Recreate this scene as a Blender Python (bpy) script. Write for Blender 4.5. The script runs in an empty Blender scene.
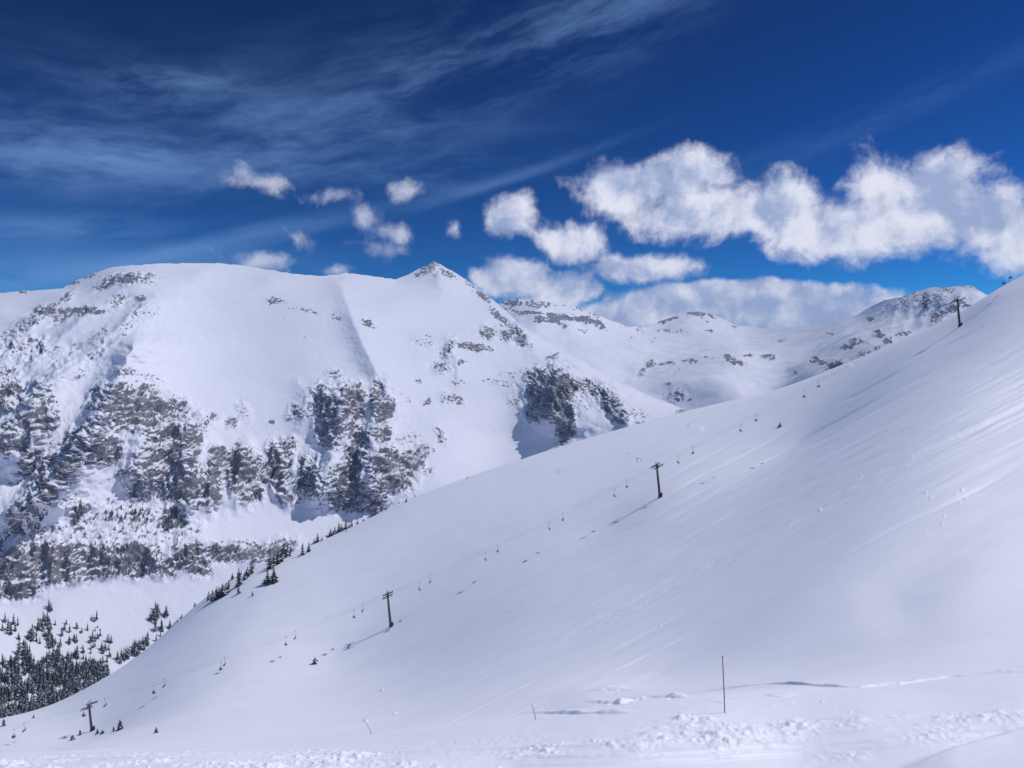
import bpy, math, random
import numpy as np
from mathutils import Vector, Matrix

HAZE = 5.5e-5
F = 790.0                      # focal length of the photograph in pixels (1024 wide)
CX, CY = 512.0, 384.0
random.seed(7)
rng = np.random.RandomState(11)
scene = bpy.context.scene
COL = scene.collection

# ------------------------------------------------------------------ helpers
def P3(px, row, d):
    return np.array(((px-CX)/F*d, d, (CY-row)/F*d))

_perm = {}
_G = np.array([(1,1,0),(-1,1,0),(1,-1,0),(-1,-1,0),(1,0,1),(-1,0,1),(1,0,-1),(-1,0,-1),
               (0,1,1),(0,-1,1),(0,1,-1),(0,-1,-1),(1,1,0),(-1,1,0),(0,-1,1),(0,-1,-1)], dtype=np.float32)
def perlin(x, y, z, seed=0):
    if seed not in _perm:
        p = np.random.RandomState(seed+100).permutation(256); _perm[seed] = np.concatenate([p, p, p[:2]])
    p = _perm[seed]
    xi = np.floor(x).astype(np.int64); yi = np.floor(y).astype(np.int64); zi = np.floor(z).astype(np.int64)
    xf = (x-xi).astype(np.float32); yf = (y-yi).astype(np.float32); zf = (z-zi).astype(np.float32)
    xi &= 255; yi &= 255; zi &= 255
    u = xf*xf*xf*(xf*(xf*6-15)+10); v = yf*yf*yf*(yf*(yf*6-15)+10); w = zf*zf*zf*(zf*(zf*6-15)+10)
    def g(dx, dy, dz):
        h = p[p[p[xi+dx]+yi+dy]+zi+dz] & 15
        gr = _G[h]
        return gr[..., 0]*(xf-dx)+gr[..., 1]*(yf-dy)+gr[..., 2]*(zf-dz)
    a = g(0,0,0); a += u*(g(1,0,0)-a)
    b = g(0,1,0); b += u*(g(1,1,0)-b)
    c = g(0,0,1); c += u*(g(1,0,1)-c)
    d = g(0,1,1); d += u*(g(1,1,1)-d)
    a += v*(b-a); c += v*(d-c)
    return a+w*(c-a)

def fbm(x, y, z, octv=4, seed=0, gain=0.5, ridged=False):
    s = 0; amp = 1.0; tot = 0
    for k in range(octv):
        n = perlin(x*2**k+k*17.3, y*2**k+k*5.1, z*2**k+k*9.7, seed+k)
        if ridged: n = 1-2*np.abs(n)*1.25
        s = s+amp*n; tot += amp; amp *= gain
    return s/tot

def smooth(e0, e1, x):
    t = np.clip((x-e0)/(e1-e0), 0, 1)
    return t*t*(3-2*t)

class TPS:
    def __init__(self, pts, vals, lam=0.0):
        self.p = np.array(pts, float); v = np.array(vals, float); n = len(v)
        K = self._k(((self.p[:, None]-self.p[None])**2).sum(-1)) + lam*np.eye(n)
        A = np.zeros((n+3, n+3)); A[:n, :n] = K
        A[:n, n] = 1; A[:n, n+1:] = self.p; A[n, :n] = 1; A[n+1:, :n] = self.p.T
        self.w = np.linalg.solve(A, np.concatenate([v, np.zeros(3)]))
    def _k(self, r2):
        return 0.5*r2*np.log(r2+1e-12)
    def __call__(self, a, b):
        sh = a.shape; a = a.ravel(); b = b.ravel(); out = np.empty(len(a)); n = len(self.p)
        for i in range(0, len(a), 100000):
            s = slice(i, i+100000)
            r2 = (a[s, None]-self.p[None, :, 0])**2+(b[s, None]-self.p[None, :, 1])**2
            out[s] = self._k(r2)@self.w[:n]+self.w[n]+a[s]*self.w[n+1]+b[s]*self.w[n+2]
        return out.reshape(sh)

def grid_normals(V):
    du = np.gradient(V, axis=1); dv = np.gradient(V, axis=0)
    N = np.cross(du, dv); N /= np.linalg.norm(N, axis=-1, keepdims=True)+1e-9
    flip = N[..., 2] < 0
    N[flip] *= -1
    return N

def grid_mesh(name, V, mat, attrs=None, flip=False):
    R, C = V.shape[:2]
    me = bpy.data.meshes.new(name)
    me.vertices.add(R*C); me.vertices.foreach_set('co', V.reshape(-1).astype(np.float32))
    i = np.arange(R*C).reshape(R, C)
    q = np.stack([i[:-1, :-1], i[:-1, 1:], i[1:, 1:], i[1:, :-1]], -1).reshape(-1, 4)
    if flip: q = q[:, ::-1]
    n = len(q)
    me.loops.add(n*4); me.loops.foreach_set('vertex_index', q.reshape(-1).astype(np.int32))
    me.polygons.add(n); me.polygons.foreach_set('loop_start', np.arange(0, n*4, 4, dtype=np.int32))
    me.polygons.foreach_set('loop_total', np.full(n, 4, dtype=np.int32))
    me.polygons.foreach_set('use_smooth', np.ones(n, dtype=bool))
    me.update(calc_edges=True)
    for k, a in (attrs or {}).items():
        at = me.attributes.new(k, 'FLOAT', 'POINT'); at.data.foreach_set('value', a.reshape(-1).astype(np.float32))
    me.materials.append(mat)
    o = bpy.data.objects.new(name, me); COL.objects.link(o)
    return o

def tag(o, label=None, cat=None, group=None, kind=None):
    if label: o['label'] = label
    if cat: o['category'] = cat
    if group: o['group'] = group
    if kind: o['kind'] = kind
    return o

# ------------------------------------------------------------------ materials
def nodes(m):
    m.use_nodes = True
    nt = m.node_tree; nt.nodes.clear()
    return nt
class NB:
    """tiny node builder"""
    def __init__(self, nt): self.nt = nt
    def n(self, t, **k):
        nd = self.nt.nodes.new(t)
        for a, b in k.items(): setattr(nd, a, b)
        return nd
    def put(self, sock, v):
        if isinstance(v, (int, float)): sock.default_value = v
        elif isinstance(v, (tuple, list)): sock.default_value = v
        else: self.nt.links.new(v, sock)
    def m(self, op, a, b=None, c=None, clamp=False):
        nd = self.n('ShaderNodeMath', operation=op, use_clamp=clamp)
        self.put(nd.inputs[0], a)
        if b is not None: self.put(nd.inputs[1], b)
        if c is not None: self.put(nd.inputs[2], c)
        return nd.outputs[0]
    def vm(self, op, a, b=None, out=0):
        nd = self.n('ShaderNodeVectorMath', operation=op)
        self.put(nd.inputs[0], a)
        if b is not None: self.put(nd.inputs[1], b)
        return nd.outputs[out]
    def sm(self, v, a, b, c=0.0, d=1.0):
        nd = self.n('ShaderNodeMapRange', interpolation_type='SMOOTHSTEP')
        self.put(nd.inputs[0], v); self.put(nd.inputs[1], a); self.put(nd.inputs[2], b); self.put(nd.inputs[3], c); self.put(nd.inputs[4], d)
        return nd.outputs[0]
    def noise(self, vec, scale, detail=4, rough=0.5, dist=0.0):
        nd = self.n('ShaderNodeTexNoise'); self.put(nd.inputs['Vector'], vec)
        nd.inputs['Scale'].default_value = scale; nd.inputs['Detail'].default_value = detail
        nd.inputs['Roughness'].default_value = rough; nd.inputs['Distortion'].default_value = dist
        return nd
    def mix(self, f, a, b):
        nd = self.n('ShaderNodeMix', data_type='RGBA')
        self.put(nd.inputs[0], f); self.put(nd.inputs[6], a); self.put(nd.inputs[7], b)
        return nd.outputs[2]

SNOW = (0.825, 0.815, 0.895, 1)
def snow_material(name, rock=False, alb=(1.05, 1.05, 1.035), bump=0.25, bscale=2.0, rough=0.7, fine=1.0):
    m = bpy.data.materials.new(name); nt = nodes(m); b = NB(nt)
    out = b.n('ShaderNodeOutputMaterial'); bs = b.n('ShaderNodeBsdfPrincipled')
    nt.links.new(bs.outputs[0], out.inputs[0])
    tc = b.n('ShaderNodeNewGeometry').outputs['Position']
    n1 = b.noise(tc, bscale, 6, 0.6)
    big = b.noise(tc, bscale*0.06, 4, 0.6)
    snow = b.mix(b.sm(big.outputs[0], 0.35, 0.7), SNOW, (0.79, 0.785, 0.865, 1))
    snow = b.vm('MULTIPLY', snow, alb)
    bs.inputs['Roughness'].default_value = rough
    bs.inputs['Specular IOR Level'].default_value = 0.25
    col = snow
    hgt = n1.outputs[0]
    if rock:
        at = b.n('ShaderNodeAttribute', attribute_name='rock').outputs['Fac']
        tone = b.n('ShaderNodeAttribute', attribute_name='tone').outputs['Fac']
        f1 = b.noise(tc, 0.22, 5, 0.7)
        f = b.m('ADD', at, b.m('MULTIPLY', b.m('SUBTRACT', f1.outputs[0], 0.5), 0.9))
        f = b.sm(f, 0.42, 0.58)
        # beds and joints of the rock
        sc = b.vm('MULTIPLY', tc, (0.25, 0.25, 1.0))
        st = b.noise(sc, 0.30, 5, 0.7, 0.6)
        r1 = b.mix(b.sm(st.outputs[0], 0.35, 0.65), (0.036, 0.038, 0.048, 1), (0.105, 0.103, 0.120, 1))
        r2 = b.mix(b.sm(tone, 0.2, 0.8), r1, (0.135, 0.128, 0.138, 1))
        du = b.noise(tc, 0.55, 5, 0.75)
        r2 = b.mix(b.sm(du.outputs[0], 0.44, 0.68, 0.0, 0.60), r2, snow)
        col = b.mix(f, snow, r2)
        hgt = b.m('ADD', hgt, b.m('MULTIPLY', st.outputs[0], b.m('MULTIPLY', f, 1.5)))
    bp = b.n('ShaderNodeBump'); bp.inputs['Strength'].default_value = bump; bp.inputs['Distance'].default_value = fine
    nt.links.new(hgt, bp.inputs['Height'])
    nt.links.new(bp.outputs[0], bs.inputs['Normal'])
    b.put(bs.inputs['Base Color'], col)
    return m

def plain(name, col, rough=0.6, metal=0.0, vary=0.25, scale=3.0):
    m = bpy.data.materials.new(name); nt = nodes(m); b = NB(nt)
    out = b.n('ShaderNodeOutputMaterial'); bs = b.n('ShaderNodeBsdfPrincipled')
    nt.links.new(bs.outputs[0], out.inputs[0])
    tc = b.n('ShaderNodeTexCoord').outputs['Object']
    n = b.noise(tc, scale, 4, 0.6)
    lo = tuple(c*(1-vary) for c in col)+(1,); hi = tuple(min(1, c*(1+vary)) for c in col)+(1,)
    b.put(bs.inputs['Base Color'], b.mix(n.outputs[0], lo, hi))
    bs.inputs['Roughness'].default_value = rough; bs.inputs['Metallic'].default_value = metal
    return m

M_near = snow_material('snow_near', bump=0.22, bscale=1.2, fine=0.12)  # albedo kept above the mountain snow to stand in for missing sunlight
M_mtn = snow_material('snow_rock', rock=True, alb=(0.93, 0.94, 0.95), bump=0.5, bscale=0.08, fine=2.0)  # albedo lowered on both mountain snows to stand in for weaker light
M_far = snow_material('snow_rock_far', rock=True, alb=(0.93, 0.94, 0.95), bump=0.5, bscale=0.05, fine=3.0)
M_steel = plain('painted_steel', (0.045, 0.047, 0.055), 0.5)
M_galv = plain('galvanised_steel', (0.16, 0.165, 0.18), 0.5, 0.3)
M_seat = plain('dark_vinyl', (0.03, 0.03, 0.036), 0.6)
M_rope = plain('wire_rope', (0.09, 0.09, 0.10), 0.5, 0.3)
M_bamboo = plain('orange_bamboo', (0.30, 0.065, 0.035), 0.6, vary=0.5, scale=2.0)
M_stake = plain('weathered_cane', (0.24, 0.22, 0.22), 0.8)
M_bark = plain('bark', (0.06, 0.045, 0.035), 0.9)
M_needle = plain('needles', (0.062, 0.074, 0.074), 0.8, vary=0.5, scale=0.7)
M_needle_d = plain('needles_dark', (0.046, 0.057, 0.062), 0.8, vary=0.5, scale=0.7)
M_dust = plain('snow_on_branches', (0.60, 0.62, 0.67), 0.8, vary=0.08)
M_rock = plain('bare_rock', (0.12, 0.10, 0.09), 0.9, vary=0.5, scale=1.0)

# ------------------------------------------------------------------ NEAR SLOPE: rows of the photograph at known distances
NEAR = [  # px, row, depth
 # under and in front of the camera
 (512,1190,3),(-100,1190,3),(1124,1130,3),(512,905,10),(0,905,10),(1024,885,10),(-400,905,10),(1400,850,10),
 (512,792,20),(0,800,20),(1024,785,20),(-400,810,20),(1400,750,20),
 (200,768,24.5),(512,766,24.5),(800,764,24.5),(1024,752,24.5),
 # bench
 (725,712,30),(600,722,30),(860,708,30),(1024,700,30),(480,738,30),(300,755,30),(60,764,31),
 (1024,676,45),(900,686,46),(760,691,48),(620,704,45),
 (533,719.6,82),(373,735,80),(190,748,80),(40,757,80),(-200,775,80),
 (588,690,95),(506,710,96),(431,724,97),(330,739,98),(190,747,98),(0,753,98),(-200,772,100),
 (700,688,80),(820,684,56),
 # bowl
 (660,675,108),(660,610,178),(660,550,272),(660,497,377),
 (520,690,128),(520,650,202),(520,605,284),
 (391,722,140),(391,700,205),(391,665,300),(391,627,364.5),
 (200,735,150),(200,722,220),(200,706,280),
 (92,731.5,351),(92,742,250),(92,750,150),(-262,829,337),(-262,815,200),
 (800,665,80),(800,600,120),(800,530,192),(800,470,296),(800,440,400),
 (960,655,62),(960,590,95),(960,500,150),(960,410,246),(960,327,392),
 (905,364,384),(607,528,369.5),(336,653,357.5),
 (1060,640,65),(1060,560,110),(1060,450,190),(1060,340,300),
 (1159,223,402),(1159,330,280),(1159,450,180),(1159,560,100),(1350,100,400),(1350,380,180),(1350,560,80),
 # silhouette of the slope
 (-150,752,470),(0,719,440),(50,707,440),(90,687,450),(125,665,470),(160,638,490),(205,598,520),(267,562,560),
 (310,546,580),(392,507,620),(456,482,650),(556,449,690),(619,431,710),(691,412,720),(787,387,660),
 (843,364.5,590),(893,343.5,510),(925,333,450),(990,297,408),(1024,278.5,405),(1090,243,410),
 # rolls off behind
 (-150,770,640),(0,760,620),(90,735,640),(205,655,720),(310,600,780),(456,525,850),(619,465,900),(691,438,900),
 (787,410,850),(893,372,720),(990,330,600),(1090,285,560),(1350,180,620),
 (205,700,950),(456,570,1050),(691,470,1100),(893,410,950),(1090,350,850),(1350,270,900),(-150,800,900),
]
def near_fit():
    pts = [(((p-CX)/F)*2.0, math.log(d)) for p, r, d in NEAR]
    return TPS(pts, [r for _, r, _ in NEAR], lam=2e-4)
nearT = near_fit()
def near_z(u, d):
    row = nearT(u*2.0, np.log(d))
    return (CY-row)/F*d

def seg_dist(px, row, pts):
    """distance to a polyline and position along it, in pixels"""
    best = np.full(px.shape, 1e9); tt = np.zeros(px.shape); side = np.zeros(px.shape); acc = 0.0
    for (x0, y0), (x1, y1) in zip(pts[:-1], pts[1:]):
        dx, dy = x1-x0, y1-y0; L = math.hypot(dx, dy)
        t = np.clip(((px-x0)*dx+(row-y0)*dy)/L**2, 0, 1)
        ex, ey = px-(x0+t*dx), row-(y0+t*dy); d = np.hypot(ex, ey)
        m = d < best
        best[m] = d[m]; tt[m] = (acc+t*L)[m]; side[m] = np.sign(dx*ey-dy*ex)[m]
        acc += L
    return best, tt, side, acc

def build_near():
    pxs = np.concatenate([np.linspace(-420, -10, 110, endpoint=False), np.arange(-10, 1036, 1.25), np.linspace(1037, 1500, 120)])
    ds = [2.5]
    while ds[-1] < 1090:
        d = ds[-1]
        if d < 21: s = 0.5
        elif d < 34: s = 0.065
        elif d < 60: s = 0.065+(d-34)*0.004
        elif d < 130: s = 0.17+(d-60)*0.010
        elif d < 600: s = 0.87+(d-130)*0.003
        else: s = 4
        ds.append(d+s)
    ds = np.array(ds)
    U, D = np.meshgrid((pxs-CX)/F, ds)
    cu = np.linspace((-440-CX)/F, (1520-CX)/F, 420); cd = np.linspace(math.log(2.4), math.log(1100), 420)
    # evaluate the smooth surface on a coarse net, then bicubic-ish (local linear on a fine net is enough)
    CU, CD = np.meshgrid(cu, cd); R0 = nearT(CU*2.0, CD)
    def sample(u, ld):
        a = (u-cu[0])/(cu[1]-cu[0]); b = (ld-cd[0])/(cd[1]-cd[0])
        ia = np.clip(a.astype(int), 1, len(cu)-3); ib = np.clip(b.astype(int), 1, len(cd)-3); fa = a-ia; fb = b-ib
        def w(t): return (-.5*t+t*t-.5*t**3, 1-2.5*t*t+1.5*t**3, .5*t+2*t*t-1.5*t**3, -.5*t*t+.5*t**3)
        wa, wb = w(fa), w(fb); o = 0
        for i in range(4):
            for j in range(4): o = o+wb[i]*wa[j]*R0[ib-1+i, ia-1+j]
        return o
    row = sample(U, np.log(D))
    PX = U*F+CX
    Z = (CY-row)/F*D; X = U*D; Y = D
    zero = np.zeros_like(X)
    h = np.zeros_like(X)
    # wind-packed unevenness
    far = smooth(60, 200, D)
    h += 0.9*fbm(X/70, Y/70, zero, 3, 3)*far
    a = math.radians(-24)   # streaks run up the slope to the right
    Xr = X*math.cos(a)+Z*0; 
    # groomed / skied streaks running parallel with the track
    tr = [(330,745),(430,700),(520,655),(600,622),(700,572),(800,520),(870,482),(950,440),(1024,402),(1150,330)]
    bd, bt, bs, L = seg_dist(PX, row, tr); sd = bd*bs
    up = smooth(330, 640, PX)*smooth(60, 110, D)*(1-smooth(420, 520, D))
    h += 0.36*up*np.exp(-(sd/95)**2)*perlin(sd/7.0, bt/260, zero, 5)*(D/250)
    h += 0.65*up*np.exp(-((sd+25)/75)**2)*perlin(sd/22.0, bt/400, zero, 6)*(D/250)
    # skier tracks
    core = np.exp(-(sd/11)**2)*up
    h += core*(D/200)*(0.20*perlin(sd/1.6, bt/22, zero, 8)+0.12*perlin(sd/1.7, bt/1.8, zero, 9))
    for k, o_ in enumerate((-98,-84,-70,-61,-52,-44,-37,-30,-24,-18,-13,-5,-1,4,8,14,31,52)):
        wob = o_+3.0*perlin(bt/110, zero+k*3.3, zero, 90)+1.0*perlin(bt/30, zero+k*1.7, zero, 91)
        on = smooth(-.35, .15, perlin(bt/90, zero+k*2.1, zero, 92))
        h -= (0.26+.28*((k*7) % 5)/4)*np.exp(-((sd-wob)/1.15)**2)*up*(D/250)*on
    h -= 0.42*np.exp(-((sd-3)/3.0)**2)*up*(D/250)
    h -= 0.36*np.exp(-((sd+9)/2.0)**2)*up*smooth(650, 750, PX)*(D/250)
    # broad hollow at the right
    hx, _, _, _ = seg_dist(PX, row, [(900,590),(985,490),(1040,430)])
    h -= 0.8*np.exp(-(hx/38)**2)
    # faint line left by the lift cut / old tracks
    for pts, amp, w in (([(690,425),(760,402),(850,366)], 0.5, 2.0), ([(560,470),(640,447),(700,430)], .5, 3.0)):
        q, t_, s_, _ = seg_dist(PX, row, pts); h += amp*np.exp(-(q/w)**2)*(D > 250)
    # lower lip: low drift edge of the bench, with brittle broken stretches
    def lip(pts, amp, w, rough, seed):
        q, t_, s_, L_ = seg_dist(PX, row, pts)
        ends = smooth(0, 25, t_)*(1-smooth(L_-25, L_, t_))
        m = 0.65+0.8*perlin(t_/30, zero, zero, seed)
        g = np.where(s_*q < 0, np.exp(-(q/(w*4))**2), np.exp(-(q/w)**2))
        return ends*np.clip(m, 0.1, 1.2)*amp*(g-0.9*np.exp(-((s_*q-.35)/(w*.9))**2)+rough*np.exp(-(q/(w*2))**2)*perlin(X*2.2, Y*2.2, zero, seed+1))
    h += lip([(690,693),(730,688),(762,684),(790,683.5),(820,686),(860,686.5),(900,684),(950,677),(1040,670)], 0.20, 0.3, 0.5, 20)*(D < 120)
    h += lip([(760,696.5),(780,697),(803,696)], 0.16, 0.7, 1.0, 24)*(D < 120)
    h += lip([(706,702.5),(722,703),(738,702.5)], 0.10, 0.5, .3, 25)*(D < 120)
    h += lip([(585,693),(606,690),(622,690),(646,693)], 0.34, 0.8, 1.0, 26)*(D < 120)
    h += lip([(580,702),(620,704),(650,697),(692,698)], 0.28, 0.8, 1.2, 28)*(D < 120)
    h += lip([(515,713),(545,713),(600,714),(640,712)], 0.2, 0.6, .6, 30)*(D < 120)
    # churned snow beside the track
    def zone(pts, w):
        q, t_, s_, L_ = seg_dist(PX, row, pts)
        return np.exp(-np.clip(q/w, 0, 9)**3)
    ch = np.maximum.reduce([zone([(-60,768),(250,764),(400,760),(520,752),(620,742),(700,735)], 14), zone([(690,726),(720,742),(760,735)], 17),
                            zone([(760,728),(900,722),(1040,716)], 9)*0.9, zone([(760,744),(900,738),(1040,728)], 9)*0.55,
                            zone([(620,752),(760,748),(860,756)], 10)*0.5, zone([(762,708),(790,705)], 5)*.6])
    ch *= (D < 42)
    ch = ch*smooth(-0.35, 0.25, perlin(X/1.6, Y/1.6, zero, 41)+.15)
    ch = ch*(0.25+1.3*smooth(-.3, .4, perlin(X/4.5+3, Y/2.2, zero, 42)))
    big = zone([(640,738),(700,728),(745,738),(790,732)], 13)*(D < 42)
    h += big*0.20*np.clip(fbm(X/1.1, Y/0.8, zero, 3, 51, .6)*1.8, 0, 1)
    h += ch*0.16*np.clip(perlin(X/0.9, Y/.7, zero, 53)-.1, 0, 1)
    lump = np.abs(fbm(X*2.3, Y*1.5, zero, 4, 44, 0.6))
    h += ch*(0.20*lump+0.04*np.clip(perlin(X*5, Y*4, zero, 49), 0, 1))
    # ski and machine tracks pressed in, running across the foreground
    for k, (pts, w) in enumerate((([(-50,762),(300,757),(560,748),(760,738),(900,730),(1060,722)], .8), ([(150,768),(420,762),(640,756),(800,747),(1060,731)], 1.0),
                     ([(500,768),(700,760),(860,750),(1060,741)], .9), ([(780,722),(900,717),(1060,710)], .6))):
        q, t_, s_, L_ = seg_dist(PX, row, pts)
        h -= 0.07*np.exp(-(q/w)**2)*(D < 42)*smooth(-.5, .1, perlin(t_/50, zero, zero, 60+k))
        h += 0.04*np.exp(-((q-2.2*w)/w)**2)*(D < 42)
    h += 0.018*fbm(X*1.2, Y*1.2, zero, 3, 47)*(1-far)+0.05*fbm(X/6, Y/6, zero, 2, 48)*(1-far)
    # smooth nearer drift in the lower right corner
    h += 0.5*smooth(0, 20, (row-768)+0.29*(PX-880))*(D < 30)*smooth(860, 960, PX)
    # scattered snow chunks that rolled down
    for (cx, cy, rr) in ((926,492,1.3),(931,496,1.2),(956,491,1.1),(962,487,1.3),(965,493,1.3),(960,498,1.0),(974,490,1.0),(944,511,1.2),(942,520,1.2),(925,527,1.1),
                         (905,520,.8),(820,509,1.4),(861,476,1.0),(860,479,.9),(382,690,1.4),(394,714,1.3),(365,722,1.5),(850,712,1.3),(822,702,1.2),(835,706,.8),(660,625,.9)):
        q = np.hypot(PX-cx, (row-cy)*1.3); h += 0.55*rr*(D/420)*np.exp(-(q/rr)**4)
    # small spall lines next to the lift
    V = np.stack([X, Y, Z+h], -1)
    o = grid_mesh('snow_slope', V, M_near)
    tag(o, 'broad smooth snow bowl falling to the left beneath the chairlift', None, None, 'structure')
    return V
NV = build_near()

# ------------------------------------------------------------------ MOUNTAINS: a distance for each point of the photograph
def rib_field(PX, ROW, ribs, jit=1.0):
    out = np.zeros_like(PX); zz = out*0
    PX = PX+jit*(3.2*perlin(PX/14, ROW/9, zz, 301)+1.6*perlin(PX/5, ROW/4, zz, 302)); ROW = ROW+jit*2.0*perlin(PX/9, ROW/8, zz, 303)
    for pts, amp, sl, sr in ribs:
        rs = [p[1] for p in pts]; xs = [p[0] for p in pts]
        line = np.interp(ROW, rs, xs)
        fade = smooth(rs[0]-10, rs[0]+12, ROW)*(1-smooth(rs[-1]-14, rs[-1]+16, ROW))
        d = PX-line
        g = np.where(d < 0, np.exp(-np.abs(d/sl)**1.35), np.exp(-np.abs(d/sr)**1.2))
        out += amp*fade*g
    return out

def blob_field(PX, ROW, blobs):
    out = np.zeros_like(PX)
    for (x, y, rx, ry, ang, s) in blobs:
        if s <= 0: continue
        sel = (np.abs(PX-x) < 2.2*max(rx, ry)) & (np.abs(ROW-y) < 2.2*max(rx, ry))
        if not sel.any(): continue
        a = math.radians(-ang); dx = PX[sel]-x; dy = -(ROW[sel]-y)
        a = math.radians(ang)
        ux = dx*math.cos(a)+dy*math.sin(a); uy = -dx*math.sin(a)+dy*math.cos(a)
        r = np.sqrt((ux/rx)**2+(uy/ry)**2)
        out[sel] = np.maximum(out[sel], s*(1-smooth(0.45, 1.45, r)))
    return out

def build_mountain(name, pxs, crest, ctrl, bottom, ribs, blobs, mat, g, nrows, seed, amp, label='', UND=2.2, back=((60, 12), (260, 90), (700, 330))):
    T = TPS([(p/100, r/100*1.6) for p, r, d in ctrl], [d/g(p) for p, r, d in ctrl], lam=1e-4)
    cr = np.interp(pxs, [c[0] for c in crest], [c[1] for c in crest])
    cr = cr+0.9*perlin(pxs/9.0, pxs*0, pxs*0, seed)+0.6*perlin(pxs/3.0, pxs*0, pxs*0, seed+1)
    t = np.linspace(0, 1, nrows)[:, None]
    bot = np.interp(pxs, [c[0] for c in bottom], [c[1] for c in bottom])
    ROW = cr[None]+(bot-cr)[None]*t**1.12
    PX = np.repeat(pxs[None], nrows, 0)
    D = T(PX/100, ROW/100*1.6)*np.array([g(p) for p in pxs])[None]
    rel = ROW-cr[None]
    D = D-rib_field(PX, ROW, ribs)*smooth(0, 8, rel)
    if name == 'mountain': D = D-rib_field(PX, ROW, [([(331,266),(343,290),(350,312),(360,338),(374,368),(386,390)], 46, 13, 60)], 0.35)*smooth(0, 8, rel)
    zz = np.zeros_like(PX)
    WX = PX+3.0*perlin(PX/7, ROW/5, zz, seed+40)+1.8*perlin(PX/2.6, ROW/2.2, zz, seed+41); WR = ROW+2.2*perlin(PX/7, ROW/5, zz, seed+42)+1.6*perlin(PX/2.6, ROW/2.2, zz, seed+43)
    rb = blob_field(WX, WR, [(x, y, rx*1.12+.3, ry*1.15+.4, a, s) for x, y, rx, ry, a, s in blobs])
    spk = fbm(PX/3.2, ROW/1.9, zz, 3, seed+44, .7)
    X = (PX-CX)/F*D; Y = D; Z = (CY-ROW)/F*D
    V = np.stack([X, Y, Z], -1)
    k = D.mean()/1800
    # crags: ribs and ledges inside the rocky ground
    wx = X+12*k*perlin(X/60, Y/60, Z/60, seed+3); wz = Z+10*k*perlin(X/50, Y/50, Z/50, seed+4)
    rid = fbm(wx/(44*k), Y/(90*k), wz/(160*k), 5, seed+5, 0.55, True)
    med = fbm(wx/(17*k), Y/(30*k), wz/(24*k), 4, seed+12, 0.6, True)
    strata = np.abs(((wz/(16*k)+0.6*perlin(X/80, Y/80, Z/80, seed+9)) % 1)-0.5)*2
    soft = blob_field(PX, ROW, [(x, y, rx*1.3+1, ry*1.3+1, a, min(1, s*1.2)*float(np.clip((min(rx, ry)-2)/8, 0.06, 1))) for x, y, rx, ry, a, s in blobs])
    edge = smooth(0, 10, rel)*0.75+0.25
    micro = fbm(wx/(7*k), Y/(12*k), wz/(8*k), 3, seed+30, 0.6)
    disp = soft*edge*amp*(30*(rid-0.35)+6.5*(med-0.3)+2.2*(strata-0.5)+3.2*micro)*k
    disp += (1-soft)*(UND*fbm(X/(110*k), Y/(110*k), Z/(110*k), 3, seed+7)+.35*fbm(X/22, Y/22, Z/60, 3, seed+8))*k*edge
    N = grid_normals(V)
    V = V+N*disp[..., None]
    N = grid_normals(V)
    steep = 1-N[..., 2]
    Xn, Yn, Zn = V[..., 0], V[..., 1], V[..., 2]
    fine = fbm(Xn/(7.5*k), Yn/(9*k), Zn/(15*k), 4, seed+15, 0.72)
    # bare rock where steep within the craggy ground; ledges keep their snow
    rock = rb*1.0-0.16+soft*0.95*(smooth(0.25, 0.70, steep)-0.50)+(1-soft)*(0.10+0.9*spk)+(1.0*fine+.25*spk)*smooth(0.02, 0.4, rb)
    rock += 0.28*(0.30-med)*soft
    rock = np.where(rb < 0.02, 0, rock)
    tone = 0.5+fbm(Xn/(120*k), Yn/(120*k), Zn/(60*k), 3, seed+19)*1.2
    # the far side of the crest, so that the mountain is a mountain
    top = V[0]
    rows = []; rk = []
    for dd, dz in reversed(back):
        rr = top.copy(); s = (top[:, 1]+dd)/top[:, 1]; rr[:, 0] *= s; rr[:, 1] += dd; rr[:, 2] -= dz
        rows.append(rr); rk.append(np.zeros(len(pxs)))
    V = np.concatenate([np.stack(rows), V], 0)
    rock = np.concatenate([np.stack(rk), rock], 0); tone = np.concatenate([np.stack(rk)+.5, tone], 0)
    o = grid_mesh(name, V, mat, {'rock': rock, 'tone': tone}, flip=True)
    tag(o, label, None, None, 'structure')
    return V[len(back):]

MC = [(-420,300),(-200,305),(-60,297),(0,293),(20,291),(40,290),(62,288.5),(75,281),(95,273),(112,267),(130,265.5),(160,263.5),(215,263),(240,265),(262,268.5),(285,272.5),(305,275),
      (325,276),(345,273),(365,275),(395,279.5),(405,276),(415,271),(424,266.5),(434,261.5),(440,264),(450,270),(462,277),(475,286),(487,296),(497,303),(508,313),(522,326),
      (545,340),(575,356),(600,372),(625,384),(650,396),(672,404),(690,412),(705,420),(740,436)]
def gm(p): return 1+0.00062*(p-200)
M = []
def mrow(px, lst):
    for r, dn in lst: M.append((px, r, dn*gm(px)))
mrow(-400, [(780,1130),(620,1330),(590,1360),(500,1500),(420,1600),(340,1850),(300,2200)])
mrow(-150, [(780,1080),(620,1330),(590,1355),(500,1490),(420,1600),(340,1850),(298,2200)])
mrow(0,   [(800,1050),(720,1160),(660,1240),(600,1345),(555,1375),(520,1430),(460,1520),(400,1630),(350,1790),(325,1930),(308,2050),(295,2300)])
mrow(60,  [(720,1160),(660,1245),(585,1345),(548,1372),(510,1440),(450,1530),(390,1640),(340,1800),(315,1900),(296,2080),(289,2230)])
mrow(130, [(690,1190),(640,1262),(580,1345),(542,1375),(505,1440),(440,1535),(380,1650),(330,1790),(300,1920),(280,2030),(267,2200)])
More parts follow.
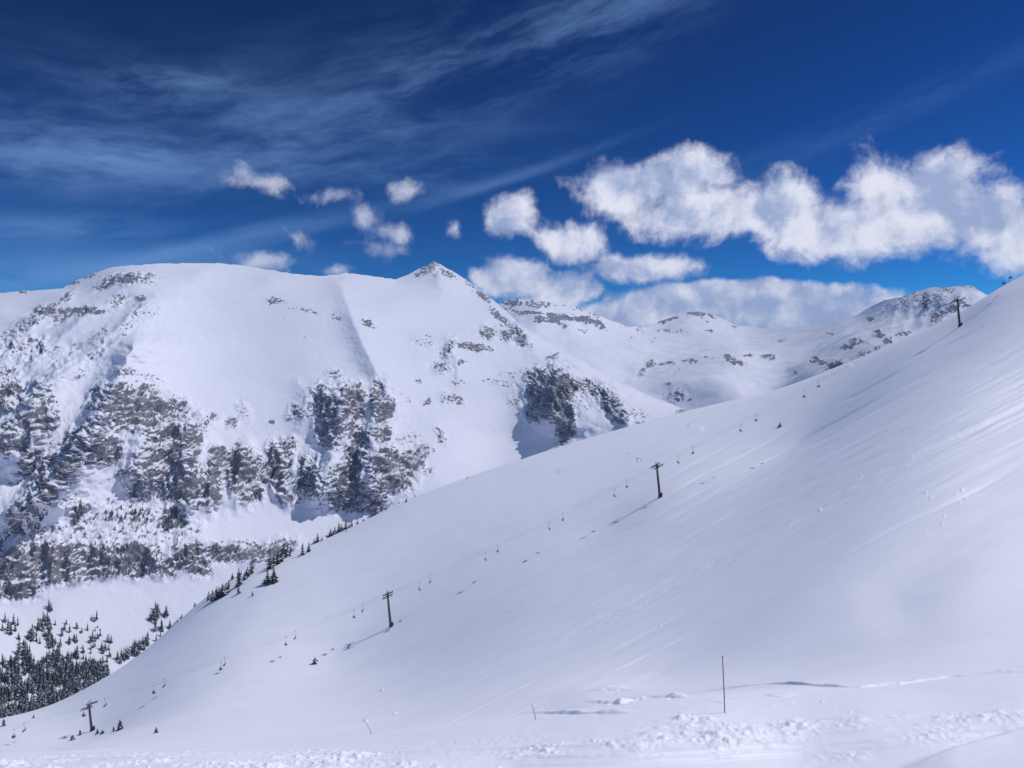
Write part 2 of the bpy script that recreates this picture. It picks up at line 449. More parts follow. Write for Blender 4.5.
mrow(200, [(680,1190),(620,1275),(568,1345),(545,1372),(505,1455),(430,1565),(380,1690),(330,1845),(290,2025),(270,2180),(264,2300)])
mrow(270, [(660,1180),(600,1290),(560,1345),(545,1372),(510,1440),(430,1565),(380,1690),(330,1845),(295,2015),(277,2170),(270,2290)])
mrow(340, [(640,1180),(560,1330),(515,1420),(480,1480),(400,1600),(360,1720),(320,1860),(290,2050),(276,2220)])
mrow(400, [(600,1200),(520,1390),(470,1480),(420,1590),(370,1710),(330,1850),(300,2010),(281,2230)])
mrow(440, [(560,1250),(480,1450),(430,1560),(390,1670),(350,1790),(310,1970),(286,2150),(265,2300)])
mrow(480, [(540,1290),(460,1520),(410,1640),(360,1780),(320,1940),(292,2150)])
mrow(510, [(520,1330),(440,1590),(400,1680),(360,1790),(330,1920),(316,2000)])
mrow(560, [(500,1330),(445,1480),(400,1620),(370,1740),(350,1860)])
mrow(620, [(480,1300),(430,1440),(405,1540),(388,1640),(382,1700)])
mrow(680, [(470,1230),(430,1380),(412,1480),(408,1520)])
mrow(740, [(470,1200),(445,1300),(437,1360)])
M_RIBS = [
 ([(137,338),(126,362),(112,395),(92,430),(60,480),(20,520)], 110, 15, 34),
 ([(100,300),(70,330),(30,365)], 26, 10, 30), ([(150,298),(112,335),(62,375),(10,412)], 34, 12, 30), ([(165,292),(148,312),(137,335)], 18, 14, 40), ([(66,300),(30,325),(0,345)], 22, 10, 24), ([(60,400),(38,432),(10,470)], 40, 16, 40),
 ([(60,360),(40,400),(5,450)], 35, 14, 40),
 ([(345,385),(338,430),(322,500)], 62, 14, 30),
 ([(378,395),(374,440),(370,500)], 60, 12, 24),
 ([(190,415),(186,450),(188,512)], 40, 16, 22),
 ([(150,395),(138,440),(140,490)], 45, 18, 30),
 ([(244,440),(240,470),(236,505)], 22, 10, 16),
 ([(212,450),(216,480),(210,508)], 22, 9, 12),
 ([(280,445),(283,470),(285,500)], 20, 9, 14),
 ([(312,455),(314,480),(316,505)], 22, 9, 14),
 ([(300,380),(306,400),(300,430)], 14, 10, 22),
 ([(556,366),(552,385),(553,408),(558,428)], 95, 15, 50),
 ([(600,378),(612,398),(626,425)], 35, 8, 34),
 ([(434,262),(438,275),(442,290)], 24, 10, 14),
 ([(522,330),(530,345),(540,360)], 20, 10, 30),
 ([(447,335),(455,360),(458,380)], 14, 6, 16),
]
MB = [ # px,row,rx,ry,angle,strength
 (128,279,24,5,4,.95),(112,283,20,4,20,.8),(145,277,14,3,0,.7),(70,283,9,2,10,.8),(90,276,6,1.5,10,.6),(22,292,5,1.5,0,.7),(150,283,8,2,0,.5),
 (47,312,12,6,15,1),(80,311,26,4,0,.95),(62,317,12,5,30,.8),(30,323,18,6,30,.75),(12,335,15,5,20,.6),(66,298,10,4,40,.65),
 (118,300,9,5,30,.8),(140,299,6,3,0,.85),(135,316,20,6,45,.5),(125,330,16,5,40,.5),(150,310,10,8,45,.35),
 (33,350,14,10,20,.7),(10,350,12,9,0,.6),(55,350,10,4,30,.5),(75,347,12,4,20,.4),(95,338,18,4,35,.5),(65,358,16,8,30,.5),(20,365,20,6,20,.4),
 (98,352,14,7,40,.6),(5,375,14,8,0,.6),(125,372,12,4,10,.6),(150,378,14,3,-10,.5),(80,375,12,4,30,.5),(45,378,20,5,20,.4),
 (42,392,10,10,0,.7),(10,398,20,14,20,.75),(40,405,18,9,0,.7),(12,388,10,9,30,.8),(30,425,26,12,10,.75),(8,440,18,14,0,.8),(55,447,8,8,0,.4),
 (108,400,18,14,30,.9),(128,408,24,20,20,1),(148,402,12,14,0,1),(160,420,20,22,0,.8),(175,412,14,12,0,.75),(195,425,12,10,0,.6),
 (78,445,20,14,50,1),(98,450,22,14,0,1),(92,430,16,12,30,.8),(60,470,22,16,50,.9),(45,490,22,14,50,.85),(25,515,22,12,50,.8),(30,460,18,9,40,.6),(25,480,20,9,40,.45),
 (120,475,8,7,0,.5),(150,470,18,20,40,.75),(140,490,12,12,0,.8),(155,445,14,14,0,.75),(178,455,16,22,0,.8),(190,485,20,18,0,.9),(170,490,14,12,0,.7),(192,440,8,16,0,.9),(200,505,12,6,0,.6),
 (212,417,5,4,0,.8),(231,422,6,5,0,.85),(243,412,6,9,20,.45),(238,448,5,8,0,.8),(217,455,9,8,0,.85),(215,480,8,24,0,.95),(240,470,14,20,0,.95),(250,490,12,12,0,.8),
 (271,422,3,3,0,.8),(280,455,12,12,0,.9),(276,475,14,14,0,.75),(258,470,8,14,0,.7),(290,490,14,14,0,.6),(310,480,12,16,0,.85),(308,462,8,8,0,.8),(322,500,8,8,0,.5),
 (290,443,7,6,0,.75),(300,412,10,5,-20,.75),(288,418,4,3,0,.6),(325,402,14,14,0,.85),(330,425,13,22,0,.9),(352,402,14,16,0,1),(350,430,9,10,0,.6),(378,400,8,16,0,.9),(387,408,7,12,0,.95),(382,430,8,16,0,.85),
 (362,440,9,14,0,.8),(355,460,12,20,0,.95),(345,485,18,18,0,.95),(350,505,18,8,0,.8),(372,500,14,12,0,.8),(385,470,14,22,0,.95),(398,478,14,12,0,.85),(410,462,12,10,0,.8),(422,452,7,7,0,.9),(425,470,10,4,0,.5),(402,440,10,4,0,.45),
 (335,375,7,4,-20,.75),(343,385,5,5,0,.5),(333,400,5,5,0,.6),(365,385,9,4,0,.4),(395,392,10,4,-10,.35),(410,436,14,4,0,.4),
 (60,503,30,6,20,.4),(85,515,14,12,0,.55),(130,516,30,12,0,.5),(172,520,14,12,0,.7),(190,530,12,8,0,.5),(110,505,14,6,30,.45),(145,535,40,8,0,.5),(60,535,60,8,0,.5),
 (30,560,48,16,5,.95),(85,558,35,14,0,.85),(60,576,40,8,5,.8),(130,556,26,14,0,.95),(105,566,18,10,0,.95),(135,570,14,8,0,.9),(165,565,16,10,0,.8),(190,556,18,13,0,1),(200,568,10,8,-10,.9),
 (225,553,22,8,0,.95),(255,556,26,7,5,1),(240,545,40,4,0,.7),(280,548,16,8,10,.8),(12,588,26,10,0,.85),(2,560,10,20,0,.9),
 (276,301,9,3,0,.75),(308,311,12,1.8,-15,.6),(336,318,5,2,-20,.6),(367,323,5,3,-30,.95),(375,327,3,1.5,0,.5),(290,309,4,1,0,.4),
 (295,330,22,1.5,-40,.3),(350,360,10,2,-30,.3),
 (430,336,5,2,0,.5),(424,342,12,4,-10,.45),(447,350,5,12,-30,.75),(440,352,5,6,0,.4),(475,347,16,3.5,-8,.9),(460,344,5,2,0,.6),(441,367,8,6,0,.85),(461,362,6,2,0,.6),(446,357,7,3,0,.4),
 (458,382,6,3,0,.5),(445,398,5,5,0,.6),(456,399,10,4,-15,.7),(427,402,3,3,0,.7),(419,381,2,2,0,.7),(408,400,3,2,0,.4),(500,383,20,3,-10,.4),(515,375,10,4,0,.35),(440,435,4,10,20,.6),(432,450,4,6,0,.4),
 (488,333,9,6,0,.9),(507,336,8,6,0,.95),(516,328,8,8,-40,.8),(522,338,6,7,0,.95),(500,318,14,3,-45,.9),(484,297,10,2.5,-45,.85),(470,285,6,2,-40,.6),(530,346,4,3,-40,.5),
 (431,267,11,4,25,.78),(424,271,12,3.5,25,.78),(441,270,5,5,0,.65),(448,274,5,3,-35,.8),(455,277,8,1.5,-35,.5),(436,262,3,2,0,.8),
 (552,357,6,2.5,20,.8),(560,366,6,5,0,.4),(540,378,14,8,0,.95),(545,392,17,15,0,1.1),(558,395,14,24,0,1.2),(540,410,14,12,0,.8),(565,420,9,22,0,1.1),(572,386,12,7,-10,.95),(590,388,12,7,-20,.9),
 (602,395,10,8,-30,.8),(612,405,8,12,30,.9),(620,417,8,7,-30,.85),(580,405,8,10,0,.5),(566,440,6,10,0,.7),(522,388,6,8,0,.35),(515,402,6,4,-30,.6),(625,405,4,2,0,.5),(636,414,10,4,-15,.5),(642,424,7,3,0,.6),
 (684,412,7,3,0,.8),(682,417,6,2.5,0,.9),(500,375,3,2,0,.4),(560,452,12,4,0,.4),(590,445,14,2,0,.4),
]
pm = np.concatenate([np.linspace(-420, -6, 90, endpoint=False), np.arange(-6, 700, 0.85), np.linspace(700, 740, 30)])
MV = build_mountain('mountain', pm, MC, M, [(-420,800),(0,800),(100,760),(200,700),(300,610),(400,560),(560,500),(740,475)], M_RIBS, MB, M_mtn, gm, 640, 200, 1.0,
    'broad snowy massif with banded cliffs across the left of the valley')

# far ranges ---------------------------------------------------------
FC = [(440,312),(480,309),(497,304),(505,301.5),(520,299),(535,300),(552,302),(575,307),(600,316),(618,323),(630,327),(647,327),(660,321),(673,317),(688,312.5),(698,311.5),(712,314),(725,320),(738,326),
      (764,328),(795,326.5),(820,324.5),(840,320),(855,316),(868,308),(884,300),(900,297),(915,291.5),(928,288),(949,287),(962,285.5),(973,286),(980,291),(990,296.5),(1010,300),(1060,285),(1150,270),(1300,290)]
FM = [(440,312,3400),(440,400,2700),(480,309,3350),(520,299.5,3350),(520,325,3150),(560,303,3450),(560,325,3250),(560,350,3050),(600,317,3650),(600,340,3300),(600,370,2850),(600,420,2400),
      (647,327,4200),(640,345,3500),(640,376,2900),(660,384,2680),(680,381,2560),(640,440,2200),(698,312,4600),(698,330,4150),(698,350,3500),(700,354,3200),(700,366,2760),(700,380,2480),(700,395,2400),(700,420,2300),
      (740,327,4600),(745,345,3800),(742,353,3050),(742,366,2660),(742,380,2450),(745,400,2330),(790,327,4300),(790,345,3500),(790,360,2800),(790,372,2520),(790,400,2250),(820,325,3900),(820,350,2700),(820,380,1900),
      (855,316,3500),(850,335,2600),(850,350,2050),(850,370,1700),(884,300.5,3100),(884,325,2450),(884,340,1900),(884,360,1550),(910,293,2800),(910,318,2400),(910,340,1750),
      (949,287,2450),(945,310,2150),(945,330,1800),(973,286,2300),(973,305,2050),(973,340,1600),(1010,300,2100),(1010,340,1600),(1100,280,2000),(1100,360,1400),(1300,290,2000),(1300,400,1200)]
F_RIBS = [([(905,296),(898,308),(890,326)], 70, 8, 9), ([(918,291),(912,305),(903,330)], 60, 6, 8), ([(932,288),(929,302),(920,328)], 90, 7, 12), ([(945,288),(944,300),(934,322)], 60, 6, 12), ([(962,288),(958,300),(950,312)], 60, 7, 14),
          ([(885,300),(872,312),(858,322)], 40, 12, 14), ([(692,312),(688,322)], 60, 20, 25),
          ([(640,362),(634,375),(625,392)], 40, 12, 50),
          ([(540,300),(536,322)], 30, 8, 14), ([(575,308),(570,330)], 30, 8, 14)]
FB = [(515,303,12,3,0,.8),(535,304,20,4,-5,.75),(510,310,6,3,0,.6),(528,313,14,1.8,-4,.95),(560,317,16,2.6,-10,1),(585,320,14,3.5,-12,1),(600,325,8,3,-30,1),(553,321,10,2.5,-10,.95),(540,320,6,3,0,.8),(575,308,20,2,-15,.45),
      (562,326,5,3,-40,.8),(583,330,5,2,0,.6),(594,314,6,2,-20,.7),(625,326,8,2,0,.4),(630,338,5,2,0,.4),
      (697,312.5,11,2.6,0,.95),(668,319,12,2,15,.8),(712,316,8,2,-20,.6),(709,331,3,1.5,0,.9),(665,330,8,1.5,0,.6),(680,331,8,1.2,0,.5),(655,340,6,1.5,0,.4),(640,331,5,3,-40,.5),(705,320,8,1.5,-40,.4),(733,324,6,1.5,-30,.6),
      (650,364,6,4,40,.8),(642,372,6,3,40,.7),(667,363,10,1.6,0,.8),(690,361,10,1.6,0,.7),(708,358,6,1.2,0,.5),(728,358,5,4,0,1),(737,363,8,2,-10,1),(748,355,5,2,0,.8),(765,357,4,2.5,0,.7),(772,358,4,3,-40,.8),(668,371,14,1,10,.4),
      (795,372,2,1.5,0,.6),(817,361,5,3,-10,.9),(824,363,5,2,0,.7),(836,366,8,5,10,.95),(832,372,5,3,40,.7),(848,346,7,2,20,.9),(857,341,7,2,10,.8),(865,343,4,2,0,.6),(880,335,6,3,-10,.9),(888,341,6,2.4,0,.9),(876,332,4,2,0,.8),(903,333,8,1.8,5,.8),
      (865,352,8,3,0,.6),(877,349,4,2.5,0,.6),(880,353,5,2,0,.6),(872,359,3,1.5,0,.8),(860,358,5,2.5,0,.5),(870,319,4,1.2,0,.9),(830,333,4,1.5,0,.5),(782,340,5,1.2,10,.6),(770,345,6,1,0,.3),(660,393,4,3,0,.4),(678,396,6,6,-30,.8),(690,400,3,2,0,.5),(668,385,3,1.5,-30,.8),
      (905,300,4,10,15,.6),(917,298,4,9,15,.6),(926,300,5,12,5,.75),(945,291,9,3,0,.7),(941,302,8,10,10,.5),(952,309,16,2.5,25,.9),(938,316,8,3,0,.8),(968,306.5,5,1.4,5,1),(935,321,5,2,0,.8),(965,287,8,1.2,0,.5),(945,315,8,6,0,.5),(893,305,6,6,30,.4),(880,312,5,5,30,.35)]
def gf(p): return 1.0
pf = np.concatenate([np.arange(440, 1000, 0.85), np.linspace(1000, 1300, 100)])
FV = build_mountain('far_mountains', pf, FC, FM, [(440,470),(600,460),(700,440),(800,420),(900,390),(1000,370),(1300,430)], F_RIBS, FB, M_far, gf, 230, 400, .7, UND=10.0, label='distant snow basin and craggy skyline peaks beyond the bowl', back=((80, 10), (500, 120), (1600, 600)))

# the country all round, down to the horizon --------------------------------
def ground():
    th = np.linspace(0, 2*math.pi, 145); rr = np.concatenate([[1.0, 6, 14, 30, 60, 100], np.geomspace(180, 60000, 60)])
    R, T = np.meshgrid(rr, th, indexing='ij'); X = R*np.sin(T); Y = R*np.cos(T)
    base = -640*smooth(0, 900, R)-3.0
    # a shoulder of the camera's own hill behind and to the right
    hill = 500*np.exp(-((X-900)/600)**2-((Y+300)/900)**2)*smooth(60, 700, R)
    fold = 260*fbm(X/2600, Y/2600, X*0, 4, 77, .5, True)*smooth(1500, 5000, R)
    front = smooth(-0.2, 0.4, Y/np.maximum(R, 1))
    Z = base*(0.35+0.65*front)+hill*(1-front)+fold-20*front*(R > 4)
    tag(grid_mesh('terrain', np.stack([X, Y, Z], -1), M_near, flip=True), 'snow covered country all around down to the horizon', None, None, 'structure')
ground()

# ------------------------------------------------------------------ finding points on the ground
def index(V):
    x = V[..., 0].ravel(); y = V[..., 1].ravel(); z = V[..., 2].ravel()
    ok = y > 1
    px = np.where(ok, x/np.where(ok, y, 1)*F+CX, -1e6); row = np.where(ok, CY-z/np.where(ok, y, 1)*F, -1e6)
    return px, row, V.reshape(-1, 3)
IN, IM = index(NV), index(MV)
def ground_at(px, row, idx):
    q = (idx[0]-px)**2+(idx[1]-row)**2
    i = int(np.argmin(q+idx[2][:, 1]*1e-5))
    return Vector(idx[2][i]), float(q[i])

def near_point(x, y):
    u = x/y
    return float(near_z(np.array([u]), np.array([y]))[0])

# ------------------------------------------------------------------ mesh building for the objects
class MBd:
    def __init__(self): self.v = []; self.f = []; self.mi = []
    def box(self, c, s, rot=None, mi=0):
        b = len(self.v)
        for dx in (-.5, .5):
            for dy in (-.5, .5):
                for dz in (-.5, .5):
                    p = Vector((dx*s[0], dy*s[1], dz*s[2]))
                    if rot is not None: p = rot @ p
                    self.v.append(p+Vector(c))
        for q in ((0,1,3,2),(4,6,7,5),(0,4,5,1),(2,3,7,6),(0,2,6,4),(1,5,7,3)):
            self.f.append([b+i for i in q]); self.mi.append(mi)
    def tube(self, pts, r, n=8, cap=True, mi=0):
        pts = [Vector(p) for p in pts]; rs = r if isinstance(r, (list, tuple)) else [r]*len(pts)
        b = len(self.v)
        for i, p in enumerate(pts):
            t = (pts[min(i+1, len(pts)-1)]-pts[max(i-1, 0)]).normalized()
            a = t.cross(Vector((0, 0, 1)) if abs(t.z) < .9 else Vector((1, 0, 0))).normalized(); c = t.cross(a)
            for k in range(n):
                an = 2*math.pi*k/n; self.v.append(p+a*math.cos(an)*rs[i]+c*math.sin(an)*rs[i])
        for i in range(len(pts)-1):
            for k in range(n):
                self.f.append([b+i*n+k, b+i*n+(k+1)%n, b+(i+1)*n+(k+1)%n, b+(i+1)*n+k]); self.mi.append(mi)
        if cap:
            self.f.append([b+k for k in range(n)][::-1]); self.mi.append(mi)
            self.f.append([b+(len(pts)-1)*n+k for k in range(n)]); self.mi.append(mi)
    def mesh(self, name, mats):
        me = bpy.data.meshes.new(name); me.from_pydata([tuple(v) for v in self.v], [], self.f)
        for m in (mats if isinstance(mats, (list, tuple)) else [mats]): me.materials.append(m)
        me.polygons.foreach_set('material_index', self.mi); me.update()
        return me
    def build(self, name, mats, parent=None):
        o = bpy.data.objects.new(name, self.mesh(name, mats)); COL.objects.link(o)
        if parent: o.parent = parent
        return o
def empty(name, loc, rot=(0, 0, 0)):
    o = bpy.data.objects.new(name, None); COL.objects.link(o); o.location = loc; o.rotation_euler = rot; o.empty_display_size = 0.5
    return o
def copy_tree(o, parent=None):
    c = o.copy(); COL.objects.link(c); c.parent = parent
    for ch in o.children: copy_tree(ch, c)
    return c

# ------------------------------------------------------------------ the chairlift
LINE_A, LINE_B = 370.0, 0.1
def line_y(x, off=0.0): return LINE_A+LINE_B*x+off*math.sqrt(1+LINE_B**2)
def x_at(px, off=0.0):
    u = (px-CX)/F
    return u*(LINE_A+off)/(1-LINE_B*u)
ldir = Vector((1, LINE_B, 0)).normalized()
TW = []  # x, ground z, head z
for px, brow, hrow in ((-262, 829, 797), (92, 731.5, 704), (391, 627, 593.5), (660, 497, 464.5), (960, 327, 299.0), (1159, 223, 187)):
    x = x_at(px); y = line_y(x)
    gz = near_point(x, y)
    TW.append((x, y, gz, (CY-hrow)/F*y))
ARM = 2.5
def make_tower(i, label):
    x, y, gz, hz = TW[i]
    H = hz-gz
    sl = [(TW[j+1][3]-TW[j][3])/(TW[j+1][0]-TW[j][0]) for j in range(len(TW)-1)]
    s = (sl[max(i-1, 0)]+sl[min(i, len(sl)-1)])/2
    lean = math.radians(5.5 if i not in (0, 5) else 4)
    t = empty('lift_tower', (x, y, gz-0.6), (0, 0, math.atan2(ldir.y, ldir.x)))
    tag(t, label, 'lift tower', 'towers of the chairlift')
    top = Vector((0, 0, H+0.6)); base = Vector((math.tan(lean)*H*1.0, 0, 0))
    # shift so the head stays on the rope line and the foot stands on its pixel
    t.location.x -= 0
    ax = (top-base).normalized()
    ax = Vector((-math.sin(lean), 0, math.cos(lean))); top = ax*(H/math.cos(lean)+0.3)
    m = MBd(); m.tube([(0, 0, -1.5), (0, 0, 0.6), top*0.5, top*0.98], [0.62, 0.58, 0.48, 0.38], 14); m.build('mast', M_steel, t)
    m = MBd(); m.tube([(0, 0, -1.2), (0, 0, 1.5)], [0.95, 0.9], 14); m.box((0.55, 0.1, 1.5), (1.0, 1.1, 2.4)); m.build('base_pad', M_seat, t)
    ry = Matrix.Rotation(-math.atan(s), 3, 'Y')
    hd = top
    m = MBd(); m.box(hd+Vector((0, 0, -0.55)), (0.5, 2*ARM+0.5, 0.5), ry); m.box(hd+Vector((0, 0, -0.2)), (0.9, 0.9, 0.9), ry); m.build('crossarm', M_steel if i != 1 else M_galv, t)
    m = MBd()
    up = ax
    for sy in (-1, 1):
        q = hd+Vector((0, sy*(ARM-0.6), -0.4)); m.tube([q, q+up*1.7], 0.09, 6)
    m.tube([hd+Vector((0, -(ARM-0.6), -0.4))+up*1.7, hd+Vector((0, ARM-0.6, -0.4))+up*1.7], 0.09, 6); m.tube([hd-up*0.3, hd-Vector((0, 0, .4))+up*1.7], 0.08, 6)
    m.build('lifting_frame', M_steel, t)
    for sy in (-1, 1):
        c = hd+Vector((0, sy*ARM, -0.30))
        d = ry @ Vector((1, 0, 0)); nrm = ry @ Vector((0, 0, 1))
        b = MBd(); b.tube([c-d*2.4-nrm*0.3, c-d*1.4-nrm*.12, c+nrm*0.0-nrm*.05, c+d*1.4-nrm*.12, c+d*2.4-nrm*0.3], [0.10, 0.16, 0.2, 0.16, 0.10], 6)
        b.tube([c-nrm*.6, c+nrm*.05], .16, 6)
        # catwalk alongside
        b.box(c+Vector((0, sy*0.62, -0.55)), (5.0, 0.5, 0.07), ry)
        b.tube([c+Vector((0, sy*.85, .35))-d*2.4, c+Vector((0, sy*.85, .35))+d*2.4], .035, 4)
        for e in (-2.3, -0.8, .8, 2.3):
            b.tube([c+Vector((0, sy*.85, -.55))+d*e, c+Vector((0, sy*.85, .35))+d*e], .03, 4)
        beam = b.build('sheave_assembly', M_steel, t)
        for k in range(6):
            w = MBd(); cc = c+d*(-2.2+k*.88)-nrm*0.02
            w.tube([cc+Vector((0, -.07, 0)), cc+Vector((0, .07, 0))], 0.26, 10); w.build('wheel', M_seat, beam)
    # ladder
    m = MBd()
    for sy in (-0.22, 0.22): m.tube([Vector((-0.75, sy, 1.5)), top*0.95+Vector((-0.55, sy, 0))], 0.035, 4)
    n = int(H/0.6)
    for k in range(n):
        q = Vector((-0.75, 0, 1.5)).lerp(top*0.95+Vector((-0.55, 0, 0)), (k+.5)/n); m.tube([q+Vector((0, -.22, 0)), q+Vector((0, .22, 0))], 0.025, 4)
    m.build('ladder', M_steel, t)
    rt = Matrix.Rotation(t.rotation_euler.z, 3, 'Z')
    return t.location+rt @ (hd+Vector((0, 0, 0.0)))
heads = []
names = ['dark chairlift tower standing downhill of the lowest one, past the left edge', 'grey T-shaped chairlift tower among tiny firs at the lower left foot of the slope',
         'dark chairlift tower halfway down the slope, second lowest of those in view', 'dark arrow-topped chairlift tower in the middle of the slope, third up the line',
         'dark chairlift tower near the skyline on the right, highest in view', 'dark chairlift tower over the crest past the right edge']
for i in range(6): heads.append(make_tower(i, names[i]))

def rope_curve(off):
    pts = []
    hs = [h+Vector((-LINE_B*off, off, 0.0)) for h in heads]
    for a, b in zip(hs[:-1], hs[1:]):
        L = (b-a).length
        for k in range(24):
            s = k/24; p = a.lerp(b, s); p.z -= 4*s*(1-s)*L*0.014
            pts.append(p)
    pts.append(hs[-1])
    return pts
ROPES = {-1: rope_curve(-ARM), 1: rope_curve(ARM)}
for k, (sgn, nm) in enumerate(((-1, 'nearer steel haul rope of the chairlift strung between the towers'), (1, 'farther steel haul rope of the chairlift strung between the towers'))):
    m = MBd(); m.tube(ROPES[sgn], 0.024, 5); tag(m.build('haul_rope', M_rope), nm, 'cable', 'haul ropes of the chairlift')
def rope_at(sgn, px):
    P = ROPES[sgn]
    for a, b in zip(P[:-1], P[1:]):
        pa, pb = a.x/a.y*F+CX, b.x/b.y*F+CX
        if pa <= px <= pb: return a.lerp(b, (px-pa)/(pb-pa))
def make_chair():
    t = empty('lift_chair', (0, 0, 0))
    m = MBd(); m.tube([(0, 0, 0.12), (0, 0, -0.25)], 0.09, 6); m.box((0, 0, 0.02), (0.5, 0.14, 0.16)); m.build('grip', M_seat, t)
    m = MBd(); m.tube([(0, 0, -0.2), (0.05, 0, -1.3), (-0.30, 0, -2.2)], 0.045, 6); m.tube([(-0.30, -1.05, -2.25), (-0.30, 1.05, -2.25)], 0.045, 6)
    for s in (-1, 1): m.tube([(-0.30, s*1.05, -2.25), (-0.42, s*1.08, -3.0), (-0.25, s*1.08, -3.45), (0.3, s*1.08, -3.48)], 0.04, 6)
    m.build('hanger', M_steel, t)
    m = MBd(); m.box((0.05, 0, -3.42), (0.55, 2.1, 0.14)); m.build('seat', M_seat, t)
    m = MBd(); m.box((-0.36, 0, -3.02), (0.10, 2.1, 0.62), Matrix.Rotation(math.radians(-12), 3, 'Y')); m.build('backrest', M_seat, t)
    m = MBd()
    for s in (-1, 1): m.tube([(-0.35, s*1.0, -2.85), (0.35, s*1.0, -2.95), (0.5, s*.6, -3.3), (.6, s*.5, -3.95)], 0.03, 5)
    m.tube([(0.35, -1.0, -2.95), (0.35, 1.0, -2.95)], 0.03, 5); m.tube([(0.6, -.8, -3.95), (0.6, .8, -3.95)], 0.035, 5)
    m.build('safety_bar', M_steel, t)
    return t
chair0 = make_chair(); first = True
ordn = ['first', 'second', 'third', 'fourth', 'fifth', 'sixth']
spans = [(-300, 92, 'downhill of the lowest tower in view'), (92, 391, 'uphill of the lowest tower in view'), (391, 660, 'uphill of the second lowest tower'), (660, 960, 'uphill of the arrow-topped middle tower'), (960, 1300, 'uphill of the highest tower in view')]
near_px = [14, 84, 154, 221, 286, 354, 419.5, 485.5, 549.5, 614.5, 678.5, 741, 804.5, 1004]
far_px = [24, 105, 164, 224.5, 295, 362.5, 430, 497.5, 562.5, 626.5, 692.5, 755.6, 818, 1010]
for sgn, lst, nm in ((-1, near_px, 'nearer'), (1, far_px, 'farther')):
    for lo, hi, where in spans:
        ins = [p for p in lst if lo <= p < hi]
        for k, px in enumerate(ins):
            c = chair0 if first else copy_tree(chair0)
            first = False
            c.location = rope_at(sgn, px)
            c.rotation_euler = (0, 0, math.atan2(ldir.y, ldir.x)+(math.pi if sgn > 0 else 0))
            tag(c, f'empty dark chair on the {nm} haul rope, {ordn[k]} {where}' if len(ins) > 1 else f'empty dark chair on the {nm} haul rope just {where}', 'lift chair', 'empty chairs of the chairlift')

# ------------------------------------------------------------------ marker poles
def pole(px, row, hpx, lean_px, rad, mat, label, name='marker_pole', band=False):
    g, _ = ground_at(px, row, IN)
    t = empty(name, g); tag(t, label, 'marker pole')
    d = g.y; length = hpx/F*d; top = Vector((lean_px/F*d, 0, length))
    m = MBd(); m.tube([(0, 0, -0.3), top*0.33, top*.66, top], [rad, rad*.95, rad*.9, rad*.75], 8)
    for k in range(1, 7): q = top*(k/7); m.tube([q-Vector((0, 0, .012)), q+Vector((0, 0, .012))], rad*1.18, 8)
    m.build('cane', mat, t)
    if band:
        m = MBd(); m.tube([top*0.955, top*1.0], rad*1.25, 8); m.build('tip', M_stake, t)
pole(725, 713, 57, -2.5, 0.021, M_bamboo, 'tall thin red bamboo pole upright in the foreground snow', band=True)
pole(536, 719.6, 15.5, -4.3, 0.014, M_stake, 'thin grey cane leaning left on the bench edge left of the red pole')
pole(373, 735.5, 17.5, -8.5, 0.018, M_stake, 'thin pale cane leaning far left at the lip of the bench, leftmost pole')

# ------------------------------------------------------------------ conifers
def conifer(h, w, seed, dust, tiers=11, per=9, layers=None):
    r = random.Random(seed); m = MBd()
    m.tube([(0, 0, -h*.1), (0, 0, h*.5), (0, 0, h*.97)], [h*.022, h*.015, h*.004], 6, mi=0)
    for t in range(tiers):
        f = t/(tiers-1); z = h*(0.10+0.86*f); R = w*0.5*(1-f)**0.8*(0.75+0.5*r.random())+h*0.012
        n = max(4, int(per*(1-f*.55)))
        for k in range(n):
            if r.random() < .12: continue
            an = 2*math.pi*(k+r.random()*.8)/n; rr = R*(0.6+.6*r.random()); dz = -h*0.055*(.5+r.random())
            c, s = math.cos(an), math.sin(an); wd = rr*0.34
            a = Vector((0, 0, z+h*.03)); tip = Vector((c*rr, s*rr, z+dz)); ml = Vector((c*rr*.55-s*wd, s*rr*.55+c*wd, z+dz*.75)); mr = Vector((c*rr*.55+s*wd, s*rr*.55-c*wd, z+dz*.75))
            up = Vector((c*rr*.5, s*rr*.5, z+dz*.2))
            b = len(m.v); m.v += [a, ml, tip, mr, up, Vector((c*rr*.4, s*rr*.4, z+dz*1.5))]
            white = r.random() < dust
            for q in ((0, 1, 4), (1, 2, 4), (2, 3, 4), (3, 0, 4)): m.f.append([b+i for i in q]); m.mi.append(2 if white and r.random() < .8 else 1)
            for q in ((0, 5, 1), (1, 5, 2), (2, 5, 3), (3, 5, 0)): m.f.append([b+i for i in q]); m.mi.append(1)
    return m.mesh('conifer_crown', [M_bark, M_needle if seed % 2 else M_needle_d, M_dust])
protos = [conifer(1.0, 0.30+0.06*(k % 4), 50+k, (0.14, .28, .44)[k % 3]) for k in range(9)]
def tree_parts(mesh):
    return mesh
TCOUNT = 0
def tree(px, row, hpx, idx, label, group=None, wide=1.0, cat='conifer', name='conifer_tree'):
    """a tree whose foot is at (px,row) and which stands hpx pixels high"""
    global TCOUNT
    g, q = ground_at(px, row, idx)
    if q > 30: return None
    h = hpx/F*g.y
    o = bpy.data.objects.new(name, random.choice(protos)); COL.objects.link(o)
    o.location = g-Vector((0, 0, h*.04)); o.scale = (h*wide, h*wide, h); o.rotation_euler = (0, 0, random.random()*6.28)
    tag(o, label, cat, group); TCOUNT += 1
    return o

